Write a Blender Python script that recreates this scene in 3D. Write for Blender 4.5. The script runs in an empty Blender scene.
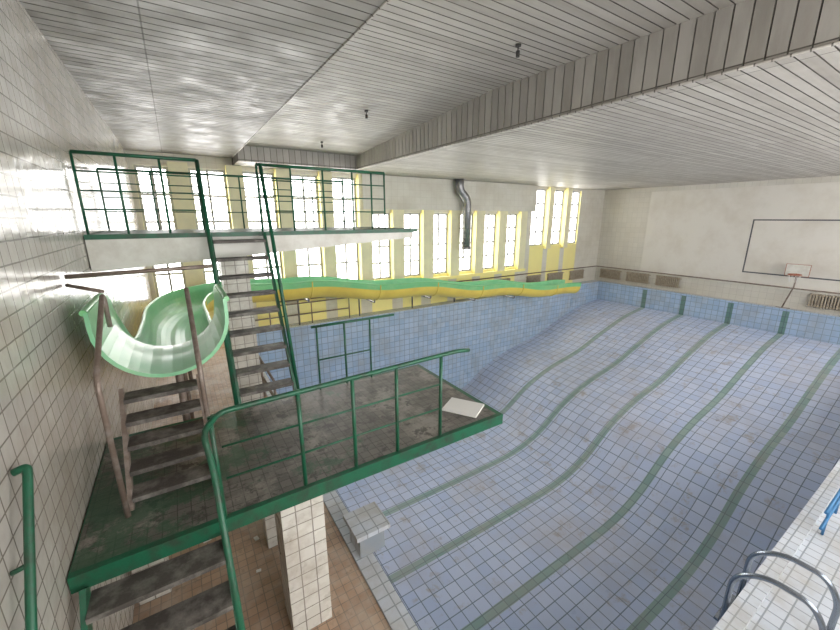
import bpy, math, random
from mathutils import Vector
random.seed(4)
H=4.2   # camera height above pool deck; coordinates below are camera-relative in z
sc=bpy.context.scene

# ---------------------------------------------------------------- materials
def nt(name):
    m=bpy.data.materials.new(name); m.use_nodes=True
    t=m.node_tree; b=t.nodes["Principled BSDF"]
    return m,t,b
def L(t,a,b): t.links.new(a,b)
def noise(t,vec,scale,detail=5,rough=.6):
    n=t.nodes.new("ShaderNodeTexNoise"); n.inputs["Scale"].default_value=scale
    n.inputs["Detail"].default_value=detail; n.inputs["Roughness"].default_value=rough
    if vec is not None: L(t,vec,n.inputs["Vector"])
    return n.outputs["Fac"]
def ramp(t,fac,a,b,va=0,vb=1):
    r=t.nodes.new("ShaderNodeMapRange"); r.inputs[1].default_value=a; r.inputs[2].default_value=b
    r.inputs[3].default_value=va; r.inputs[4].default_value=vb; L(t,fac,r.inputs[0]); return r.outputs[0]
def mix(t,f,c1,c2,mode='MIX'):
    n=t.nodes.new("ShaderNodeMix"); n.data_type='RGBA'; n.blend_type=mode
    if hasattr(f,'links'): L(t,f,n.inputs[0])
    else: n.inputs[0].default_value=f
    for i,c in ((6,c1),(7,c2)):
        if hasattr(c,'links'): L(t,c,n.inputs[i])
        else: n.inputs[i].default_value=(*c,1)
    return n.outputs[2]
def coords(t):
    return t.nodes.new("ShaderNodeTexCoord").outputs["Object"]
def plain(name,col,rough=.5,metal=0,dirt=None,damt=.5,dscale=3,bump=0.0,bscale=40):
    m,t,b=nt(name); v=coords(t)
    b.inputs["Roughness"].default_value=rough; b.inputs["Metallic"].default_value=metal
    if dirt:
        f=ramp(t,noise(t,v,dscale,6,.65),.45,.7,0,damt)
        L(t,mix(t,f,col,dirt),b.inputs["Base Color"])
    else: b.inputs["Base Color"].default_value=(*col,1)
    if bump:
        bn=t.nodes.new("ShaderNodeBump"); bn.inputs["Strength"].default_value=bump; bn.inputs["Distance"].default_value=.01
        L(t,noise(t,v,bscale),bn.inputs["Height"]); L(t,bn.outputs[0],b.inputs["Normal"])
    return m
def tile(name,axes,w,h,c1,c2,gr,ms=.006,rough=.2,dirt=(.2,.15,.1),damt=.3,dscale=.8,wav=0.0,bump=.4,offset=0.0,lo=.45,hi=.7,stretch=None,dirt2=None,d2s=4,d2a=.7):
    m,t,b=nt(name); v=coords(t)
    s=t.nodes.new("ShaderNodeSeparateXYZ"); L(t,v,s.inputs[0])
    c=t.nodes.new("ShaderNodeCombineXYZ"); L(t,s.outputs[axes[0]],c.inputs[0]); L(t,s.outputs[axes[1]],c.inputs[1])
    br=t.nodes.new("ShaderNodeTexBrick"); br.offset=offset; br.squash=1
    L(t,c.outputs[0],br.inputs["Vector"]); br.inputs["Scale"].default_value=1
    br.inputs["Brick Width"].default_value=w; br.inputs["Row Height"].default_value=h
    br.inputs["Mortar Size"].default_value=ms; br.inputs["Mortar Smooth"].default_value=.15
    for k,x in (("Color1",c1),("Color2",c2),("Mortar",gr)): br.inputs[k].default_value=(*x,1)
    dv=v
    if stretch:
        mp=t.nodes.new("ShaderNodeMapping"); mp.inputs["Scale"].default_value=stretch; L(t,v,mp.inputs[0]); dv=mp.outputs[0]
    f=ramp(t,noise(t,dv,dscale,8,.68),lo,hi,0,damt)
    col=mix(t,f,br.outputs["Color"],dirt)
    if dirt2: col=mix(t,ramp(t,noise(t,v,d2s,9,.75),.56,.66,0,d2a),col,dirt2)
    L(t,col,b.inputs["Base Color"])
    r=ramp(t,noise(t,v,2.5),.3,.7,rough*.8,min(1,rough*1.5)); L(t,r,b.inputs["Roughness"])
    bn=t.nodes.new("ShaderNodeBump"); bn.invert=True; bn.inputs["Strength"].default_value=bump; bn.inputs["Distance"].default_value=.006
    L(t,br.outputs["Fac"],bn.inputs["Height"])
    if wav:
        b2=t.nodes.new("ShaderNodeBump"); b2.inputs["Strength"].default_value=wav; b2.inputs["Distance"].default_value=.02
        L(t,noise(t,v,5,2),b2.inputs["Height"]); L(t,bn.outputs[0],b2.inputs["Normal"]); L(t,b2.outputs[0],b.inputs["Normal"])
    else: L(t,bn.outputs[0],b.inputs["Normal"])
    return m

X,Y,Z=0,1,2
M={}
M['wall_tile']=tile('glazed_wall_tile',(Y,Z),.15,.15,(.58,.555,.51),(.50,.48,.44),(.20,.185,.165),.006,.15,(.30,.25,.20),.65,.5,wav=.35)
M['wall_tile_b']=tile('back_wall_tile',(Y,Z),.3,.3,(.66,.635,.58),(.62,.60,.55),(.48,.46,.42),.006,.4,(.5,.45,.38),.5,.4)
M['wall_tile_w']=tile('window_wall_paint',(X,Z),.3,.3,(.68,.655,.58),(.65,.625,.55),(.55,.52,.45),.005,.5,(.46,.41,.32),.5,.5)
M['plaster']=plain('plaster_panel',(.70,.67,.62),.7,0,(.56,.51,.44),.6,.7)
M['cream_lit']=plain('daylit_cream_paint',(.92,.82,.34),.6,0,(.84,.74,.34),.5,1.5)  # daylight glow put into the paint colour: pilaster sides, reveals, sills
M['pil']=plain('shaded_cream_paint',(.78,.73,.50),.6,0,(.62,.58,.42),.6,1.5)  # same paint on pilaster fronts, their shading put into the colour
M['white']=plain('white_paint',(.72,.71,.66),.5,0,(.42,.38,.31),.6,2)
M['pool_floor']=tile('pool_floor_tile',(X,Y),.36,.36,(.455,.535,.73),(.555,.615,.78),(.17,.21,.29),.013,.32,(.44,.40,.39),.55,.45,lo=.46,hi=.74,dirt2=(.33,.27,.23),d2s=1.5,d2a=.6)
M['pool_lane']=tile('pool_lane_tile',(X,Y),.36,.18,(.22,.34,.33),(.30,.41,.39),(.15,.2,.23),.01,.32,(.36,.33,.3),.5,.9)
M['pool_wx']=tile('pool_side_tile',(X,Z),.26,.26,(.34,.47,.64),(.45,.56,.70),(.24,.30,.38),.013,.3,(.34,.34,.34),.6,.9)
M['pool_wy']=tile('pool_end_tile',(Y,Z),.26,.26,(.34,.47,.66),(.43,.55,.72),(.26,.33,.42),.013,.3,(.34,.34,.34),.5,.9)
M['lane_wy']=tile('pool_end_lane_tile',(Y,Z),.26,.26,(.12,.23,.21),(.16,.27,.25),(.1,.15,.16),.012,.3)
M['deck']=tile('brown_deck_tile',(X,Y),.1,.1,(.36,.23,.155),(.46,.31,.21),(.22,.17,.13),.005,.4,(.50,.44,.37),.8,1.2,dirt2=(.2,.15,.11),d2s=3)
M['coping']=tile('pale_coping_tile',(X,Y),.15,.15,(.50,.54,.60),(.56,.59,.64),(.26,.29,.32),.008,.4,(.36,.33,.28),.75,1.2)
M['pillar']=tile('pillar_tile_x',(X,Z),.15,.15,(.66,.64,.58),(.60,.58,.53),(.25,.23,.2),.006,.25,(.34,.29,.23),.8,2)
M['pillar_y']=tile('pillar_tile_y',(Y,Z),.15,.15,(.66,.64,.58),(.60,.58,.53),(.25,.23,.2),.006,.25,(.34,.29,.23),.8,2)
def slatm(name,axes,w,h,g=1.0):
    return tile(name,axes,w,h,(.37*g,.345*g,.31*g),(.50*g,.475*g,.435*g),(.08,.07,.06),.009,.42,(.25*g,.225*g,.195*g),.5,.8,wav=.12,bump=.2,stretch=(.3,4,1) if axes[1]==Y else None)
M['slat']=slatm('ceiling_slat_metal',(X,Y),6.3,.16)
M['slat_dark']=slatm('dark_ceiling_slat_metal',(X,Y),6.3,.16,.60)  # same slats in a darker tone, for the lowered ceiling strip
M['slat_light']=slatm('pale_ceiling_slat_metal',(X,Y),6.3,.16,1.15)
M['slatv']=slatm('ceiling_fascia_slat_y',(Z,Y),6,.2,.85)
M['slatx']=slatm('ceiling_fascia_slat_x',(Z,X),6,.2)
M['green']=plain('green_enamel',(.010,.105,.052),.4,0,(.035,.045,.032),.85,7,.3)
M['rust']=plain('rusty_brown_steel',(.20,.15,.12),.45,.3,(.34,.30,.27),.8,9,.3)
M['tread']=plain('worn_weathered_tread',(.075,.066,.058),.6,0,(.26,.24,.215),.9,6,.5)
M['slide_in']=plain('mint_green_fibreglass',(.25,.60,.34),.28,0,(.42,.68,.44),.6,1.6)
M['slide_rim']=plain('slide_rim_green',(.20,.56,.24),.3,0,(.38,.64,.30),.5,2)
M['slide_y']=plain('yellow_fibreglass',(.84,.66,.12),.35,0,(.66,.48,.09),.7,1.0)
M['slide_o']=plain('orange_fibreglass',(.66,.36,.10),.35,0,(.45,.24,.1),.6,2)
M['steel']=plain('galvanised_steel',(.30,.30,.31),.4,.7,(.16,.16,.16),.6,5)
M['chrome']=plain('stainless_tube',(.30,.34,.40),.25,.9)
M['dark']=plain('dark_bakelite',(.03,.028,.026),.5)
M['blue']=plain('blue_painted_tube',(.05,.2,.42),.4)
M['rad']=plain('radiator_paint',(.42,.36,.28),.5,0,(.22,.17,.13),.7,8)
M['line']=plain('dark_line_paint',(.10,.10,.11),.7)
M['red']=plain('red_brown_rim',(.40,.13,.07),.5)
M['paper']=plain('paper',(.72,.71,.68),.8)
M['frame']=plain('window_frame_paint',(.36,.37,.38),.5)
# platform surface: worn small tiles, dust, remains of green paint
m,t,b=nt('worn_platform_tile'); v=coords(t)
br=t.nodes.new("ShaderNodeTexBrick"); br.offset=0; L(t,v,br.inputs["Vector"]); br.inputs["Scale"].default_value=1
br.inputs["Brick Width"].default_value=.1; br.inputs["Row Height"].default_value=.1; br.inputs["Mortar Size"].default_value=.004
for k,x in (("Color1",(.11,.10,.088)),("Color2",(.16,.145,.128)),("Mortar",(.06,.053,.046))): br.inputs[k].default_value=(*x,1)
c=mix(t,ramp(t,noise(t,v,1.6,10,.75),.50,.62,0,.75),br.outputs["Color"],(.30,.275,.24))
c=mix(t,ramp(t,noise(t,v,5.5,8,.75),.53,.59,0,.9),c,(.055,.048,.042))
s=t.nodes.new("ShaderNodeSeparateXYZ"); L(t,v,s.inputs[0])
ad=t.nodes.new("ShaderNodeMath"); ad.operation='MULTIPLY_ADD'; L(t,s.outputs[0],ad.inputs[0]); ad.inputs[1].default_value=-.06; L(t,noise(t,v,2.3,8,.75),ad.inputs[2])
c=mix(t,ramp(t,ad.outputs[0],.49,.56,0,.75),c,(.03,.095,.05))
L(t,c,b.inputs["Base Color"]); b.inputs["Roughness"].default_value=.4
bn=t.nodes.new("ShaderNodeBump"); bn.inputs["Strength"].default_value=.5; bn.inputs["Distance"].default_value=.01; L(t,noise(t,v,14,8,.7),bn.inputs["Height"]); L(t,bn.outputs[0],b.inputs["Normal"])
M['plat']=m
# glass
m,t,b=nt('window_glass'); t.nodes.remove(b)
tr=t.nodes.new("ShaderNodeBsdfTransparent"); gl=t.nodes.new("ShaderNodeBsdfGlossy"); gl.inputs["Roughness"].default_value=.05
mx=t.nodes.new("ShaderNodeMixShader"); mx.inputs[0].default_value=.06
L(t,tr.outputs[0],mx.inputs[1]); L(t,gl.outputs[0],mx.inputs[2]); L(t,mx.outputs[0],t.nodes["Material Output"].inputs[0]); M['glass']=m

# ---------------------------------------------------------------- builder
class B:
    def __init__(s): s.v=[]; s.f=[]; s.mi=[]; s.sm=[]; s.mats=[]
    def mid(s,k):
        if k not in s.mats: s.mats.append(k)
        return s.mats.index(k)
    def face(s,pts,k,smooth=False):
        i=len(s.v); s.v+= [tuple(p) for p in pts]; s.f.append(tuple(range(i,i+len(pts)))); s.mi.append(s.mid(k)); s.sm.append(smooth)
    def box(s,x0,x1,y0,y1,z0,z1,k,kx=None,ky=None,kt=None):
        kx=kx or k; ky=ky or k; kt=kt or k
        p=lambda x,y,z:(x,y,z)
        s.face([p(x0,y0,z0),p(x0,y1,z0),p(x1,y1,z0),p(x1,y0,z0)],k)
        s.face([p(x0,y0,z1),p(x1,y0,z1),p(x1,y1,z1),p(x0,y1,z1)],kt)
        s.face([p(x0,y0,z0),p(x1,y0,z0),p(x1,y0,z1),p(x0,y0,z1)],ky)
        s.face([p(x1,y1,z0),p(x0,y1,z0),p(x0,y1,z1),p(x1,y1,z1)],ky)
        s.face([p(x0,y1,z0),p(x0,y0,z0),p(x0,y0,z1),p(x0,y1,z1)],kx)
        s.face([p(x1,y0,z0),p(x1,y1,z0),p(x1,y1,z1),p(x1,y0,z1)],kx)
    def obox(s,c,ax,ay,az,k):
        c=Vector(c); ax=Vector(ax); ay=Vector(ay); az=Vector(az)
        q=lambda a,b_,d: c+ax*a+ay*b_+az*d
        for fc in ([(-1,-1,-1),(-1,1,-1),(1,1,-1),(1,-1,-1)],[(-1,-1,1),(1,-1,1),(1,1,1),(-1,1,1)],
                   [(-1,-1,-1),(1,-1,-1),(1,-1,1),(-1,-1,1)],[(1,1,-1),(-1,1,-1),(-1,1,1),(1,1,1)],
                   [(-1,1,-1),(-1,-1,-1),(-1,-1,1),(-1,1,1)],[(1,-1,-1),(1,1,-1),(1,1,1),(1,-1,1)]):
            s.face([q(*u) for u in fc],k)
    def bar(s,a,b_,w,d,k,side=(1,0,0)):
        a=Vector(a); b_=Vector(b_); dr=(b_-a); l=dr.length; dr.normalize(); sd=Vector(side).normalized(); n=dr.cross(sd).normalized()
        s.obox((a+b_)/2,sd*w/2,n*d/2,dr*l/2,k)
    def tube(s,pts,r,k,n=8,closed=False,rad=0.0):
        pts=[Vector(p) for p in pts]
        if rad>0: pts=fillet(pts,rad)
        m=len(pts); up=None
        k_=s.mid(k); base=len(s.v)
        for i,p in enumerate(pts):
            if closed: d=(pts[(i+1)%m]-pts[i-1])
            elif i==0: d=pts[1]-pts[0]
            elif i==m-1: d=pts[-1]-pts[-2]
            else: d=(pts[i+1]-pts[i]).normalized()+(pts[i]-pts[i-1]).normalized()
            d.normalize()
            if up is None:
                up=Vector((0,0,1)) if abs(d.z)<.9 else Vector((1,0,0))
            up=(up-d*up.dot(d)).normalized(); w=d.cross(up)
            for j in range(n):
                a=2*math.pi*j/n; s.v.append(tuple(p+up*(r*math.cos(a))+w*(r*math.sin(a))))
        for i in range(m if closed else m-1):
            for j in range(n):
                a=base+i*n+j; b_=base+i*n+(j+1)%n; i2=((i+1)%m)
                c=base+i2*n+(j+1)%n; d_=base+i2*n+j
                s.f.append((a,d_,c,b_)); s.mi.append(k_); s.sm.append(True)
        if not closed:
            s.f.append(tuple(base+j for j in range(n))); s.mi.append(k_); s.sm.append(False)
            s.f.append(tuple(base+(m-1)*n+j for j in reversed(range(n)))); s.mi.append(k_); s.sm.append(False)
    def make(s,name):
        me=bpy.data.meshes.new(name); me.from_pydata([(x,y,z+H) for x,y,z in s.v],[],s.f)
        for k in s.mats: me.materials.append(M[k])
        me.polygons.foreach_set('material_index',s.mi); me.polygons.foreach_set('use_smooth',s.sm); me.update()
        o=bpy.data.objects.new(name,me); sc.collection.objects.link(o); return o
def fillet(pts,r):
    out=[pts[0]]
    for i in range(1,len(pts)-1):
        p=pts[i]; a=pts[i-1]-p; b_=pts[i+1]-p; rr=min(r,a.length*.45,b_.length*.45)
        p0=p+a.normalized()*rr; p1=p+b_.normalized()*rr
        for j in range(6):
            t_=j/5; out.append(p0*(1-t_)**2+p*2*t_*(1-t_)+p1*t_**2)
    out.append(pts[-1]); return out

# ---------------------------------------------------------------- room constants
XL,XR=-.95,24.3; YN,YF=-2.0,15.2; ZD=-4.2
PX0,PX1,PY0,PY1=1.6,23.4,.8,14.3
b=B()
b.box(XL,PX0-.25,YN,YF,ZD-.3,ZD,'deck')
b.box(PX0-.25,PX0-.015,YN,YF,ZD-.3,ZD+.02,'coping')
b.box(PX0,XR,PY1+.015,YF,ZD-.3,ZD,'coping'); b.box(PX1+.015,XR,PY0,PY1,ZD-.3,ZD,'coping'); b.box(PX0,XR,YN,PY0-.015,ZD-.3,ZD,'coping')
b.make('floor')

# swimming pool
prof=[(PX0,-9.3),(5,-9.4),(8.8,-9.4),(10.6,-9.3),(12.0,-8.85),(13.4,-8.0),(15.0,-7.4),(17.3,-6.9),(19.4,-6.2),(21.5,-5.6),(PX1,-5.3)]
def fz(x):
    for i in range(len(prof)-1):
        if x<=prof[i+1][0]+1e-6:
            x0,z0=prof[i]; x1,z1=prof[i+1]; h=x1-x0; t_=(x-x0)/h
            m0=(z1-z0)/h if i==0 else (z1-prof[i-1][1])/(x1-prof[i-1][0])
            m1=(z1-z0)/h if i==len(prof)-2 else (prof[i+2][1]-z0)/(prof[i+2][0]-x0)
            return (2*t_**3-3*t_**2+1)*z0+(t_**3-2*t_**2+t_)*h*m0+(-2*t_**3+3*t_**2)*z1+(t_**3-t_**2)*h*m1
    return prof[-1][1]
lanes=[2.85,4.95,7.05,9.2,11.3]; ys=[PY0]
for l in lanes: ys+= [l-.12,l+.12]
ys.append(PY1)
b=B(); N=90
xs=[PX0+(PX1-PX0)*i/N for i in range(N+1)]
for i in range(N):
    a,c=xs[i],xs[i+1]
    for j in range(len(ys)-1):
        b.face([(a,ys[j],fz(a)),(c,ys[j],fz(c)),(c,ys[j+1],fz(c)),(a,ys[j+1],fz(a))],'pool_lane' if j%2 else 'pool_floor',True)
    b.face([(a,PY1,fz(a)),(c,PY1,fz(c)),(c,PY1,ZD),(a,PY1,ZD)],'pool_wx')
    b.face([(a,PY0,ZD),(c,PY0,ZD),(c,PY0,fz(c)),(a,PY0,fz(a))],'pool_wx')
for j in range(len(ys)-1):
    k='lane_wy' if j%2 else 'pool_wy'
    b.face([(PX1,ys[j],ZD),(PX1,ys[j+1],ZD),(PX1,ys[j+1],fz(PX1)),(PX1,ys[j],fz(PX1))],k)
b.face([(PX0,PY0,ZD),(PX0,PY1,ZD),(PX0,PY1,fz(PX0)),(PX0,PY0,fz(PX0))],'pool_wy')
b.box(PX0,PX1,PY1-.02,PY1+.18,ZD,ZD+.1,'pool_wx',kt='coping'); b.box(PX1-.02,PX1+.18,PY0,PY1,ZD,ZD+.1,'pool_wy',kt='coping')
b.box(PX0-.1,PX1,PY0-.15,PY0+.02,ZD,ZD+.06,'coping')
b.make('swimming_pool')

# walls
b=B(); b.box(XL-.25,XL,YN-.25,YF+.25,ZD-.3,3.2,'wall_tile'); b.make('wall_left')
b=B(); b.box(XR,XR+.25,YN-.25,YF+.25,ZD-.3,3.2,'wall_tile_b')
b.box(XR-.03,XR,-1.9,12.2,-3.35,1.5,'plaster'); b.make('wall_right')
wins=[]
for k in range(-6,-1): wins.append((9.3+1.62*k,1.12,-2.73,1.6))
for k in range(-1,5): wins.append((9.3+1.62*k,1.05,-2.73,.21))
for c in (18.0,19.6,21.2): wins.append((c,1.2,-1.6,1.6))
def holed(b,y0,y1,wins,mat,x0=XL,x1=XR,zt=3.2,low=None,side=None):
    x=x0
    for c,w,z0,z1 in wins:
        b.box(x,c-w/2,y0,y1,ZD-.3,zt,mat,kx=side); b.box(c-w/2,c+w/2,y0,y1,ZD-.3,z0,low or mat); b.box(c-w/2,c+w/2,y0,y1,z1,zt,mat); x=c+w/2
    b.box(x,x1,y0,y1,ZD-.3,zt,mat,kx=side)
wins[0]=(-.36,.9,-2.73,1.6)
b=B(); holed(b,YF,YF+.3,wins,'wall_tile_w',low='cream_lit',side='cream_lit')
for i in range(len(wins)-1):
    a=wins[i][0]+wins[i][1]/2; c=wins[i+1][0]-wins[i+1][1]/2
    zt=1.74 if i<5 or i>10 else .35
    zb=-2.9 if i<11 else -1.8
    if i==10:
        b.box(a,a+.5,YF-.22,YF,-2.9,.35,'pil',kx='cream_lit'); continue
    b.box(a,c,YF-.22,YF,zb,zt,'pil',kx='cream_lit')
b.box(wins[4][0]+.7,wins[11][0]-.65,YF-.3,YF,.35,1.74,'wall_tile_w')
b.box(XL,wins[10][0]+1.1,YF-.26,YF,-3.0,-2.85,'cream_lit')
b.make('wall_back')
nw=[(1.5+2.9*i,2.2,-2.6,1.5) for i in range(8)]
b=B(); holed(b,YN-.3,YN,nw,'wall_tile_w'); b.make('wall_front')
def window(n,c,w,z0,z1,y,bars):
    b=B(); f=.075; d=.05
    b.box(c-w/2,c-w/2+f,y-d,y+d,z0,z1,'frame'); b.box(c+w/2-f,c+w/2,y-d,y+d,z0,z1,'frame')
    b.box(c-w/2+f,c+w/2-f,y-d,y+d,z0,z0+f,'frame'); b.box(c-w/2+f,c+w/2-f,y-d,y+d,z1-f,z1,'frame')
    b.box(c-.035,c+.035,y-d*.8,y+d*.8,z0+f,z1-f,'frame')
    for q in range(1,bars): 
        zz=z0+(z1-z0)*q/bars; b.box(c-w/2+f,c+w/2-f,y-d*.7,y+d*.7,zz-.035,zz+.035,'frame')
    b.face([(c-w/2,y,z0),(c+w/2,y,z0),(c+w/2,y,z1),(c-w/2,y,z1)],'glass')
    b.make('window_%d'%n)
n=0
def portal(c,w,z0,z1,y,face):
    ld=bpy.data.lights.new('daylight_portal','AREA'); ld.shape='RECTANGLE'; ld.size=w; ld.size_y=z1-z0
    ld.cycles.is_portal=True
    o=bpy.data.objects.new('daylight_portal',ld); o.location=(c,y,(z0+z1)/2+H)
    o.rotation_euler=(math.radians(-90 if face<0 else 90),0,0); sc.collection.objects.link(o)
for c,w,z0,z1 in wins:
    n+=1; window(n,c,w,z0,z1,YF+.15,5 if z1>1 and z0<-2 else 4); portal(c,w,z0,z1,YF+.28,-1)
for c,w,z0,z1 in nw:
    n+=1; window(n,c,w,z0,z1,YN-.15,4); portal(c,w,z0,z1,YN-.28,1)

# ceiling with real slats
b=B(); S=.16; G=.014; D=.02
def slatceil(x0,x1,y0,y1,zf,k):
    q=math.ceil(y0/S); pr=[]
    y=q*S; pr.append((y0,zf(y0)))
    while y<y1-.02:
        pr+= [(y-G/2,zf(y)),(y-G/2,zf(y)+D),(y+G/2,zf(y)+D),(y+G/2,zf(y))]; y+=S
    pr.append((y1,zf(y1)))
    for i in range(len(pr)-1):
        (a,za),(c,zc)=pr[i],pr[i+1]
        b.face([(x0,a,za),(x0,c,zc),(x1,c,zc),(x1,a,za)],k)
ZA=2.0; ZC=1.75; XA=2.0; XB=6.05; YB=13.8
zB=lambda y: 2.35+(y+2)/8.5*.27 if y<6.5 else 2.62-(y-6.5)/7.3*.4
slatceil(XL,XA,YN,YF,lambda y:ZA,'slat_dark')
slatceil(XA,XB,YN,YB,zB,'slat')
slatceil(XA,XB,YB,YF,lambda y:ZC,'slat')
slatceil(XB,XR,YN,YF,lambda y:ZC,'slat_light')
y=YN
while y<YB-.01:
    y2=min(y+.2,YB)
    b.face([(XB,y+.006,ZC),(XB,y2-.006,ZC),(XB,y2-.006,zB(y2)),(XB,y+.006,zB(y))],'slatv')
    b.face([(XB+.015,y-.006,ZC),(XB+.015,y+.006,ZC),(XB+.015,y+.006,zB(y)+.02),(XB+.015,y-.006,zB(y)+.02)],'slatv')
    b.face([(XA,y,ZA),(XA,y2,ZA),(XA,y2,zB(y2)),(XA,y,zB(y))],'slatv')
    y=y2
x=XA
while x<XB-.01:
    x2=min(x+.2,XB); b.face([(x+.005,YB,ZC),(x2-.005,YB,ZC),(x2-.005,YB,zB(YB)),(x+.005,YB,zB(YB))],'slatx'); x=x2
b.face([(XA,YB+.02,ZC),(XB,YB+.02,ZC),(XB,YB+.02,3),(XA,YB+.02,3)],'slatx')
b.face([(XA,YB,ZC),(XA,YF,ZC),(XA,YF,ZA),(XA,YB,ZA)],'slatx')
b.box(XL-.25,XR+.25,YN-.3,YF+.3,3.2,3.4,'white')
b.tube([(XB-.01,YN,ZC),(XB-.01,YB,ZC)],.018,'slat',6); b.tube([(XA,YN,ZA),(XA,YF,ZA)],.015,'slat',6)
b.make('ceiling')

# ---------------------------------------------------------------- lower diving platform
ZP=-2.38; PXR=3.15; PYA,PYB=2.98,4.95
b=B()
b.box(XL+.01,PXR,PYA,PYB,ZP-.13,ZP-.001,'green')
b.face([(XL+.02,PYA+.05,ZP+.003),(PXR-.07,PYA+.05,ZP+.003),(PXR-.07,PYB-.06,ZP+.003),(XL+.02,PYB-.06,ZP+.003)],'plat')
b.box(.47,.87,3.12,3.52,ZD,ZP-.13,'pillar',kx='pillar_y')
b.box(-.9,-.6,4.4,4.7,ZD,ZP-.13,'pillar',kx='pillar_y'); b.box(.47,.87,4.4,4.7,ZD,ZP-.13,'pillar',kx='pillar_y')
def rail(b,pts_x,y,z,h,mid,x0,x1,k='green',r=.022):
    b.tube([(x0,y,z+h),(x1,y,z+h)],r*1.15,k)
    for m_ in mid: b.tube([(min(pts_x),y,z+m_),(max(pts_x),y,z+m_)],r*.75,k)
    for x in pts_x: b.tube([(x,y,z),(x,y,z+h)],r*.9,k)
yr=PYA+.06
b.tube([(0.02,1.75,-3.05),(0.0,2.70,-1.70),(-.03,2.84,-1.49),(.1,yr,-1.46),(2.45,yr,-1.42),(2.62,yr+.02,-1.45)],.023,'green',10,rad=.08)
for x in (.7,1.2,1.67,2.22): b.tube([(x,yr,ZP),(x,yr,-1.43)],.019,'green')
for zz in (.33,.62): b.tube([(.08,yr,ZP+zz),(2.22,yr,ZP+zz)],.010,'green')
b.tube([(.03,yr-.02,ZP),(.03,yr-.02,-1.47)],.018,'green')
rail(b,(1.45,1.85,2.25),PYB-.06,ZP,.94,(.45,),1.38,2.66,r=.016)
b.make('diving_platform')

def stairs(x0,x1,ya,za,yb,zb,nst,mat,dep,smat,sw=.14):
    b=B()
    for x in (x0,x1): b.bar((x,ya,za),(x,yb,zb),.035,sw,smat)
    for i in range(nst):
        t_=(i+.6)/nst; y=ya+(yb-ya)*t_; z=za+(zb-za)*t_
        b.box(x0+.018,x1-.018,y-dep/2,y+dep/2,z-.02,z+.02,mat)
    return b
b=stairs(-.86,.0,1.62,ZD+.02,2.95,ZP-.1,7,'tread',.24,'green',.12)
b.tube([(0.0,1.75,ZD),(0.0,1.75,-3.05)],.02,'green')
b.make('deck_stairs')
b=B()
b.tube([(-.93,2.7,-1.36),(-.87,2.7,-1.34),(-.87,2.1,-2.15),(-.87,1.5,-3.0),(-.93,1.5,-3.0)],.022,'green',10,rad=.05)
b.tube([(-.94,2.4,-1.76),(-.87,2.4,-1.74)],.014,'green')
b.make('wall_handrail')

# ladder up to slide tub
b=stairs(-.62,0.0,3.5,ZP+.005,4.2,-1.56,5,'tread',.2,'rust',.09)
for x in (-.64,.02):
    b.tube([(x,3.44,ZP+.005),(x,3.44,-1.16),(x,4.45,-.66),(x,4.45,-1.0)],.021,'rust',10,rad=.12)
b.tube([(-.93,4.75,-.54),(.3,4.75,-.52)],.022,'rust'); b.tube([(-.64,4.45,-.66),(-.93,4.75,-.62)],.018,'rust')
b.make('slide_ladder')

# ---------------------------------------------------------------- water slide
ctrl=[(-.21,4.25,-1.50),(-.21,4.8,-1.50),(-.21,5.4,-1.55),(-.21,6.1,-1.98),(-.21,7.2,-2.5),(-.21,8.8,-2.62),(-.18,10.4,-2.6),(.25,11.9,-2.6),(1.4,12.85,-2.62),(3.2,13.15,-2.75),(5.5,13.15,-2.95),(9,13.15,-3.3),(12,13.1,-3.62),(15,13.0,-3.9),(17.0,12.9,-4.05),(18.4,12.8,-4.15)]
def cr(P,m):
    out=[]; P=[Vector(p) for p in P]
    for i in range(len(P)-1):
        p0=P[max(i-1,0)]; p1=P[i]; p2=P[i+1]; p3=P[min(i+2,len(P)-1)]
        for j in range(m):
            u=j/m; out.append(.5*((2*p1)+(p2-p0)*u+(2*p0-5*p1+4*p2-p3)*u*u+(3*p1-p0-3*p2+p3)*u**3))
    out.append(P[-1]); return out
path=cr(ctrl,12)
b=B(); R=.53; wall=.035; ns=18
rings=[]; dist=0
for i,p in enumerate(path):
    d=(path[min(i+1,len(path)-1)]-path[max(i-1,0)]); d.z*=.4; d.normalize()
    if i: dist+=(p-path[i-1]).length
    side=Vector((d.y,-d.x,0)).normalized(); z=p.z
    if p.x>3: z+=.07*math.sin((p.x-3)*2*math.pi/4.6)
    inn=[];out=[]
    side_h=.16 if p.y<5.6 and p.x<1 else .10
    prof2=[(-1,1+side_h/R)]+[(-math.cos(math.pi*j/ns),1-math.sin(math.pi*j/ns)) for j in range(ns+1)]+[(1,1+side_h/R)]
    for (u,w) in prof2:
        inn.append(Vector((p.x,p.y,z))+side*(u*R)+Vector((0,0,w*R)))
    for (u,w) in prof2:
        ww=w*R if w>=1 else R-(1-w)*(R+wall)
        out.append(Vector((p.x,p.y,z))+side*(u*(R+wall))+Vector((0,0,ww)))
    rings.append((inn,out,dist,p,side))
for i in range(len(rings)-1):
    a,ao,da,p,_=rings[i]; c,co,_,_,_=rings[i+1]; m_=len(a)
    outk='slide_in' if da<1.3 else 'slide_y'
    for j in range(m_-1):
        b.face([a[j],a[j+1],c[j+1],c[j]],'slide_in',True)
        kk=outk
        if da<1.3 and 6<=j<=13: kk='slide_o'
        if da>=1.3 and (j<2 or j>m_-4): kk='slide_rim'
        b.face([ao[j],co[j],co[j+1],ao[j+1]],kk,True)
    for j in (0,m_-1): b.face([a[j],c[j],co[j],ao[j]],'slide_rim')
for r_ in (rings[0],rings[-1]):
    for j in range(len(r_[0])-1): b.face([r_[0][j],r_[0][j+1],r_[1][j+1],r_[1][j]],'slide_in')
for j in (0,len(rings[0][0])-1):
    b.tube([r_[1][j] for r_ in rings],.028,'slide_rim',8)
nxt=1.3
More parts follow.
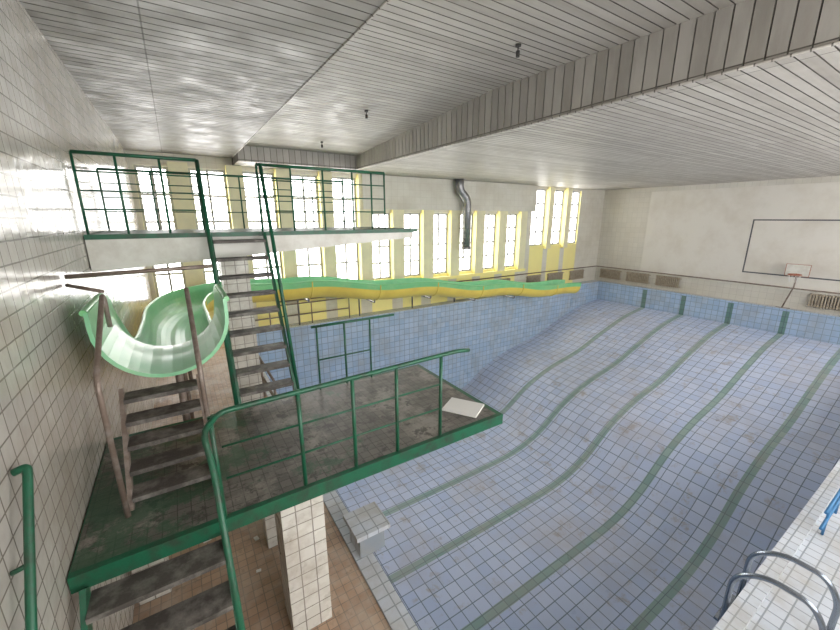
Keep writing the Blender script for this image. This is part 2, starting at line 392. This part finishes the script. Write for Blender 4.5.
for r_ in rings:
    if r_[2]>=nxt:
        nxt+=2.6; ctr=sum(r_[1],Vector())/len(r_[1])
        b.tube([q+(q-ctr).normalized()*.008 for q in r_[1]],.022,'slide_y' ,6)
        base=r_[1][len(r_[1])//2]
        if base.z>ZD+.35:
            if base.x<1.3:
                if base.y>5: b.tube([base,(base.x,base.y,ZD)],.045,'rust')
            else:
                b.tube([base,(base.x,base.y,base.z-.12),(base.x,PY1+.4,base.z-.121),(base.x,PY1+.4,ZD)],.035,'steel',rad=.05)
b.make('water_slide')

# ---------------------------------------------------------------- upper diving platform
ZU=-.2; UY0,UY1=6.1,8.1; UX=3.86
b=B()
b.box(XL+.01,UX,UY0,UY1,ZU-.06,ZU,'green')
x0,x1=XL+.01,UX-.08; zt=ZU-.06; zb={x0:ZU-.46,x1:ZU-.16}
b.face([(x0,UY0+.03,zb[x0]),(x1,UY0+.03,zb[x1]),(x1,UY0+.03,zt),(x0,UY0+.03,zt)],'white')
b.face([(x1,UY1-.03,zb[x1]),(x0,UY1-.03,zb[x0]),(x0,UY1-.03,zt),(x1,UY1-.03,zt)],'white')
b.face([(x1,UY0+.03,zb[x1]),(x1,UY1-.03,zb[x1]),(x1,UY1-.03,zt),(x1,UY0+.03,zt)],'white')
b.face([(x0,UY0+.03,zb[x0]),(x0,UY1-.03,zb[x0]),(x1,UY1-.03,zb[x1]),(x1,UY0+.03,zb[x1])],'white')
b.box(.55,.95,6.75,7.15,ZD,ZU-.4,'pillar',kx='pillar_y')
yy=UY0+.05
for xa,xb,posts in ((-.9,.37,(-.9,-.5,-.05,.37)),(1.12,3.2,(1.12,1.6,2.1,2.6,2.95,3.2))):
    b.tube([(xa,yy,ZU+.95),(xb,yy,ZU+.95)],.022,'green')
    for h in (.3,.52,.74): b.tube([(xa,yy,ZU+h),(xb,yy,ZU+h)],.010,'green')
    for x in posts: b.tube([(x,yy,ZU),(x,yy,ZU+.95)],.015,'green')
yb=UY1-.06
b.tube([(-.9,yb,ZU+.95),(3.2,yb,ZU+.95)],.02,'green')
for h in (.3,.52,.74): b.tube([(-.9,yb,ZU+h),(3.2,yb,ZU+h)],.009,'green')
for i in range(7): x=-.9+i*.68; b.tube([(x,yb,ZU),(x,yb,ZU+.95)],.014,'green')
b.make('diving_platform')
b=stairs(.41,1.12,4.98,ZP+.01,6.05,ZU-.03,9,'tread',.2,'green',.08)
for x in (.37,1.16): b.tube([(x,4.98,ZP+.01),(x,6.06,.74)],.026,'green',10)
b.make('platform_ladder')

# ---------------------------------------------------------------- small things
b=B()   # duct
b.tube([(11.55,14.55,1.75),(11.55,14.55,1.25),(12.0,14.5,.85),(12.0,14.5,-1.4)],.2,'steel',18,rad=.25)
for i in range(8):
    z=.5-i*.25; b.tube([(12+.2*math.cos(a*math.pi/9),14.5+.2*math.sin(a*math.pi/9),z) for a in range(18)],.014,'steel',5,closed=True)
b.tube([(12,14.5,-1.38),(12,14.5,-1.5)],.23,'steel',18); b.make('ventilation_duct')
for (x,y) in ((4.8,4.7),(4.25,9.0),(4.25,12.3)):
    b=B(); z=zB(y); b.tube([(x,y,z),(x,y,z-.03)],.045,'dark',12); b.tube([(x,y,z),(x,y,z-.1)],.010,'dark'); b.tube([(x,y,z-.09),(x,y,z-.17)],.03,'dark',12)
    b.make('ceiling_lamp_socket')
def radiator(axis,a0,a1,w,z0,z1):
    b=B(); a=a0
    while a<a1:
        if axis=='y': b.box(w-.13,w-.03,a,a+.055,z0,z1,'rad')
        else: b.box(a,a+.055,w-.13,w-.03,z0,z1,'rad')
        a+=.1
    for z in (z0+.06,z1-.06):
        b.tube([(w-.08,a0-.1,z),(w-.08,a1+.1,z)] if axis=='y' else [(a0-.1,w-.08,z),(a1+.1,w-.08,z)],.03,'rad')
    for q in (a0+.1,a1-.15):
        if axis=='y': b.box(w-.06,w,q,q+.04,z0+.1,z0+.15,'rad')
        else: b.box(q,q+.04,w-.06,w,z0+.1,z0+.15,'rad')
    b.make('radiator')
for a0,a1 in ((13.4,14.7),(11.6,12.9),(9.9,11.1),(2.6,4.4)): radiator('y',a0,a1,XR-.035,ZD+.25,ZD+.85)
for a0,a1 in ((17.3,18.5),(19.2,20.6),(21.4,22.8),(11.5,13),(14.3,15.8)): radiator('x',a0,a1,YF,ZD+.25,ZD+.85)
b=B(); b.tube([(3,YF-.06,ZD+.98),(XR-.1,YF-.06,ZD+.98),(XR-.1,2,ZD+.98)],.03,'rust',8); b.make('heating_pipe')
b=B(); xw=XR-.036; y0,y1,z0,z1=3.0,7.12,-2.67,-.1; w=.03
b.box(xw,xw+.005,y0,y1,z1-w,z1+w,'line'); b.box(xw,xw+.005,y0,y1,z0-w,z0+w,'line')
b.box(xw,xw+.005,y0-w,y0+w,z0-w,z1+w,'line'); b.box(xw,xw+.005,y1-w,y1+w,z0-w,z1+w,'line'); b.make('wall_goal_marking')
# basketball hoop
b=B(); hx=23.75; hy=5.0
b.box(hx,hx+.04,hy-.42,hy+.42,-2.6,-2.05,'white')
for q in ((-.42,-.40),(.40,.42)): b.box(hx-.006,hx,hy+q[0],hy+q[1],-2.6,-2.05,'red')
b.box(hx-.006,hx,hy-.42,hy+.42,-2.07,-2.05,'red'); b.box(hx-.006,hx,hy-.42,hy+.42,-2.6,-2.58,'red')
ring=[(hx-.27+.23*math.cos(a*math.pi/10),hy+.23*math.sin(a*math.pi/10),-2.5) for a in range(20)]
b.tube(ring,.022,'red',6,closed=True); b.tube([(hx,hy,-2.5),(hx-.05,hy,-2.5)],.03,'red')
for a in range(0,20,2):
    p=Vector(ring[a]); c=Vector((hx-.27,hy,-2.5)); q=c+(p-c)*.55; q.z=-2.85; b.tube([p,q],.006,'paper',4)
b.tube([(hx+.06,hy,-2.2),(hx+.06,hy,-3.1),(hx+.12,hy+.25,ZD+.05)],.03,'rust',8)
b.box(hx-.05,hx+.35,hy,hy+.5,ZD,ZD+.05,'rust'); b.make('basketball_hoop')
b=B(); b.box(1.42,1.76,3.6,3.95,ZD+.02,ZD+.34,'coping'); b.box(1.36,1.82,3.54,4.0,ZD+.34,ZD+.40,'coping'); b.make('starting_block')
def pladder(x,k,r):
    b=B()
    for q in (x,x+.5):
        b.tube([(q,.16,ZD),(q,.16,ZD+.45),(q,.28,ZD+.66),(q,.62,ZD+.66),(q,.86,ZD+.45),(q,.86,ZD-1.6)],r,k,10,rad=.18)
    for i in range(5): b.box(x,x+.5,.84,.93,ZD-.25-.3*i,ZD-.22-.3*i,k)
    b.make('pool_ladder')
pladder(4.6,'chrome',.028)
b=B()
for x in (6.9,7.6,8.4): b.tube([(x,.55,ZD),(x,.55,ZD+.5)],.016,'blue')
for z in (.25,.5): b.tube([(6.6,.55,ZD+z),(8.8,.55,ZD+z)],.018,'blue')
b.make('deck_guard_rail')
b=B()
for y in (7.6,9.0,10.4,11.8): b.tube([(1.3,y,ZD),(1.3,y,ZD+.95)],.025,'rust')
for z in (.5,.95): b.tube([(1.3,7.6,ZD+z),(1.3,11.8,ZD+z)],.028,'rust')
for x in (2.6,4.2,5.8): b.tube([(x,14.6,ZD),(x,14.6,ZD+.95)],.025,'rust')
for z in (.5,.95): b.tube([(1.3,11.8,ZD+z),(1.3,14.6,ZD+z),(5.8,14.6,ZD+z)],.028,'rust')
b.make('deck_handrail')
b=B(); b.obox((2.82,3.36,ZP+.02),(.15,.09,0),(-.12,.19,0),(0,0,.012),'paper'); b.make('loose_tile_board')
b=B()
for i in range(26):
    x=random.uniform(-.5,1.2); y=random.uniform(1.6,9); a=random.uniform(0,3); s_=random.uniform(.02,.06)
    if .4<x<.95 and 3<y<4.8: continue
    b.obox((x,y,ZD+.006),(s_*math.cos(a),s_*math.sin(a),0),(-s_*.7*math.sin(a),s_*.7*math.cos(a),0),(0,0,.003),'paper')
b.make('paper_litter')

# ---------------------------------------------------------------- light, camera
w=bpy.data.worlds.new('overcast_sky'); sc.world=w; w.use_nodes=True
bg=w.node_tree.nodes['Background']; bg.inputs[0].default_value=(1,.98,.96,1); bg.inputs[1].default_value=9.5
cam=bpy.data.cameras.new('camera'); cam.sensor_width=36; cam.lens=36*373/840; cam.clip_start=.05
co=bpy.data.objects.new('camera',cam); co.location=(0,0,H); co.rotation_euler=(math.radians(90-14.6),0,math.radians(-32.7))
sc.collection.objects.link(co); sc.camera=co
sc.view_settings.view_transform='Standard'; sc.view_settings.exposure=0
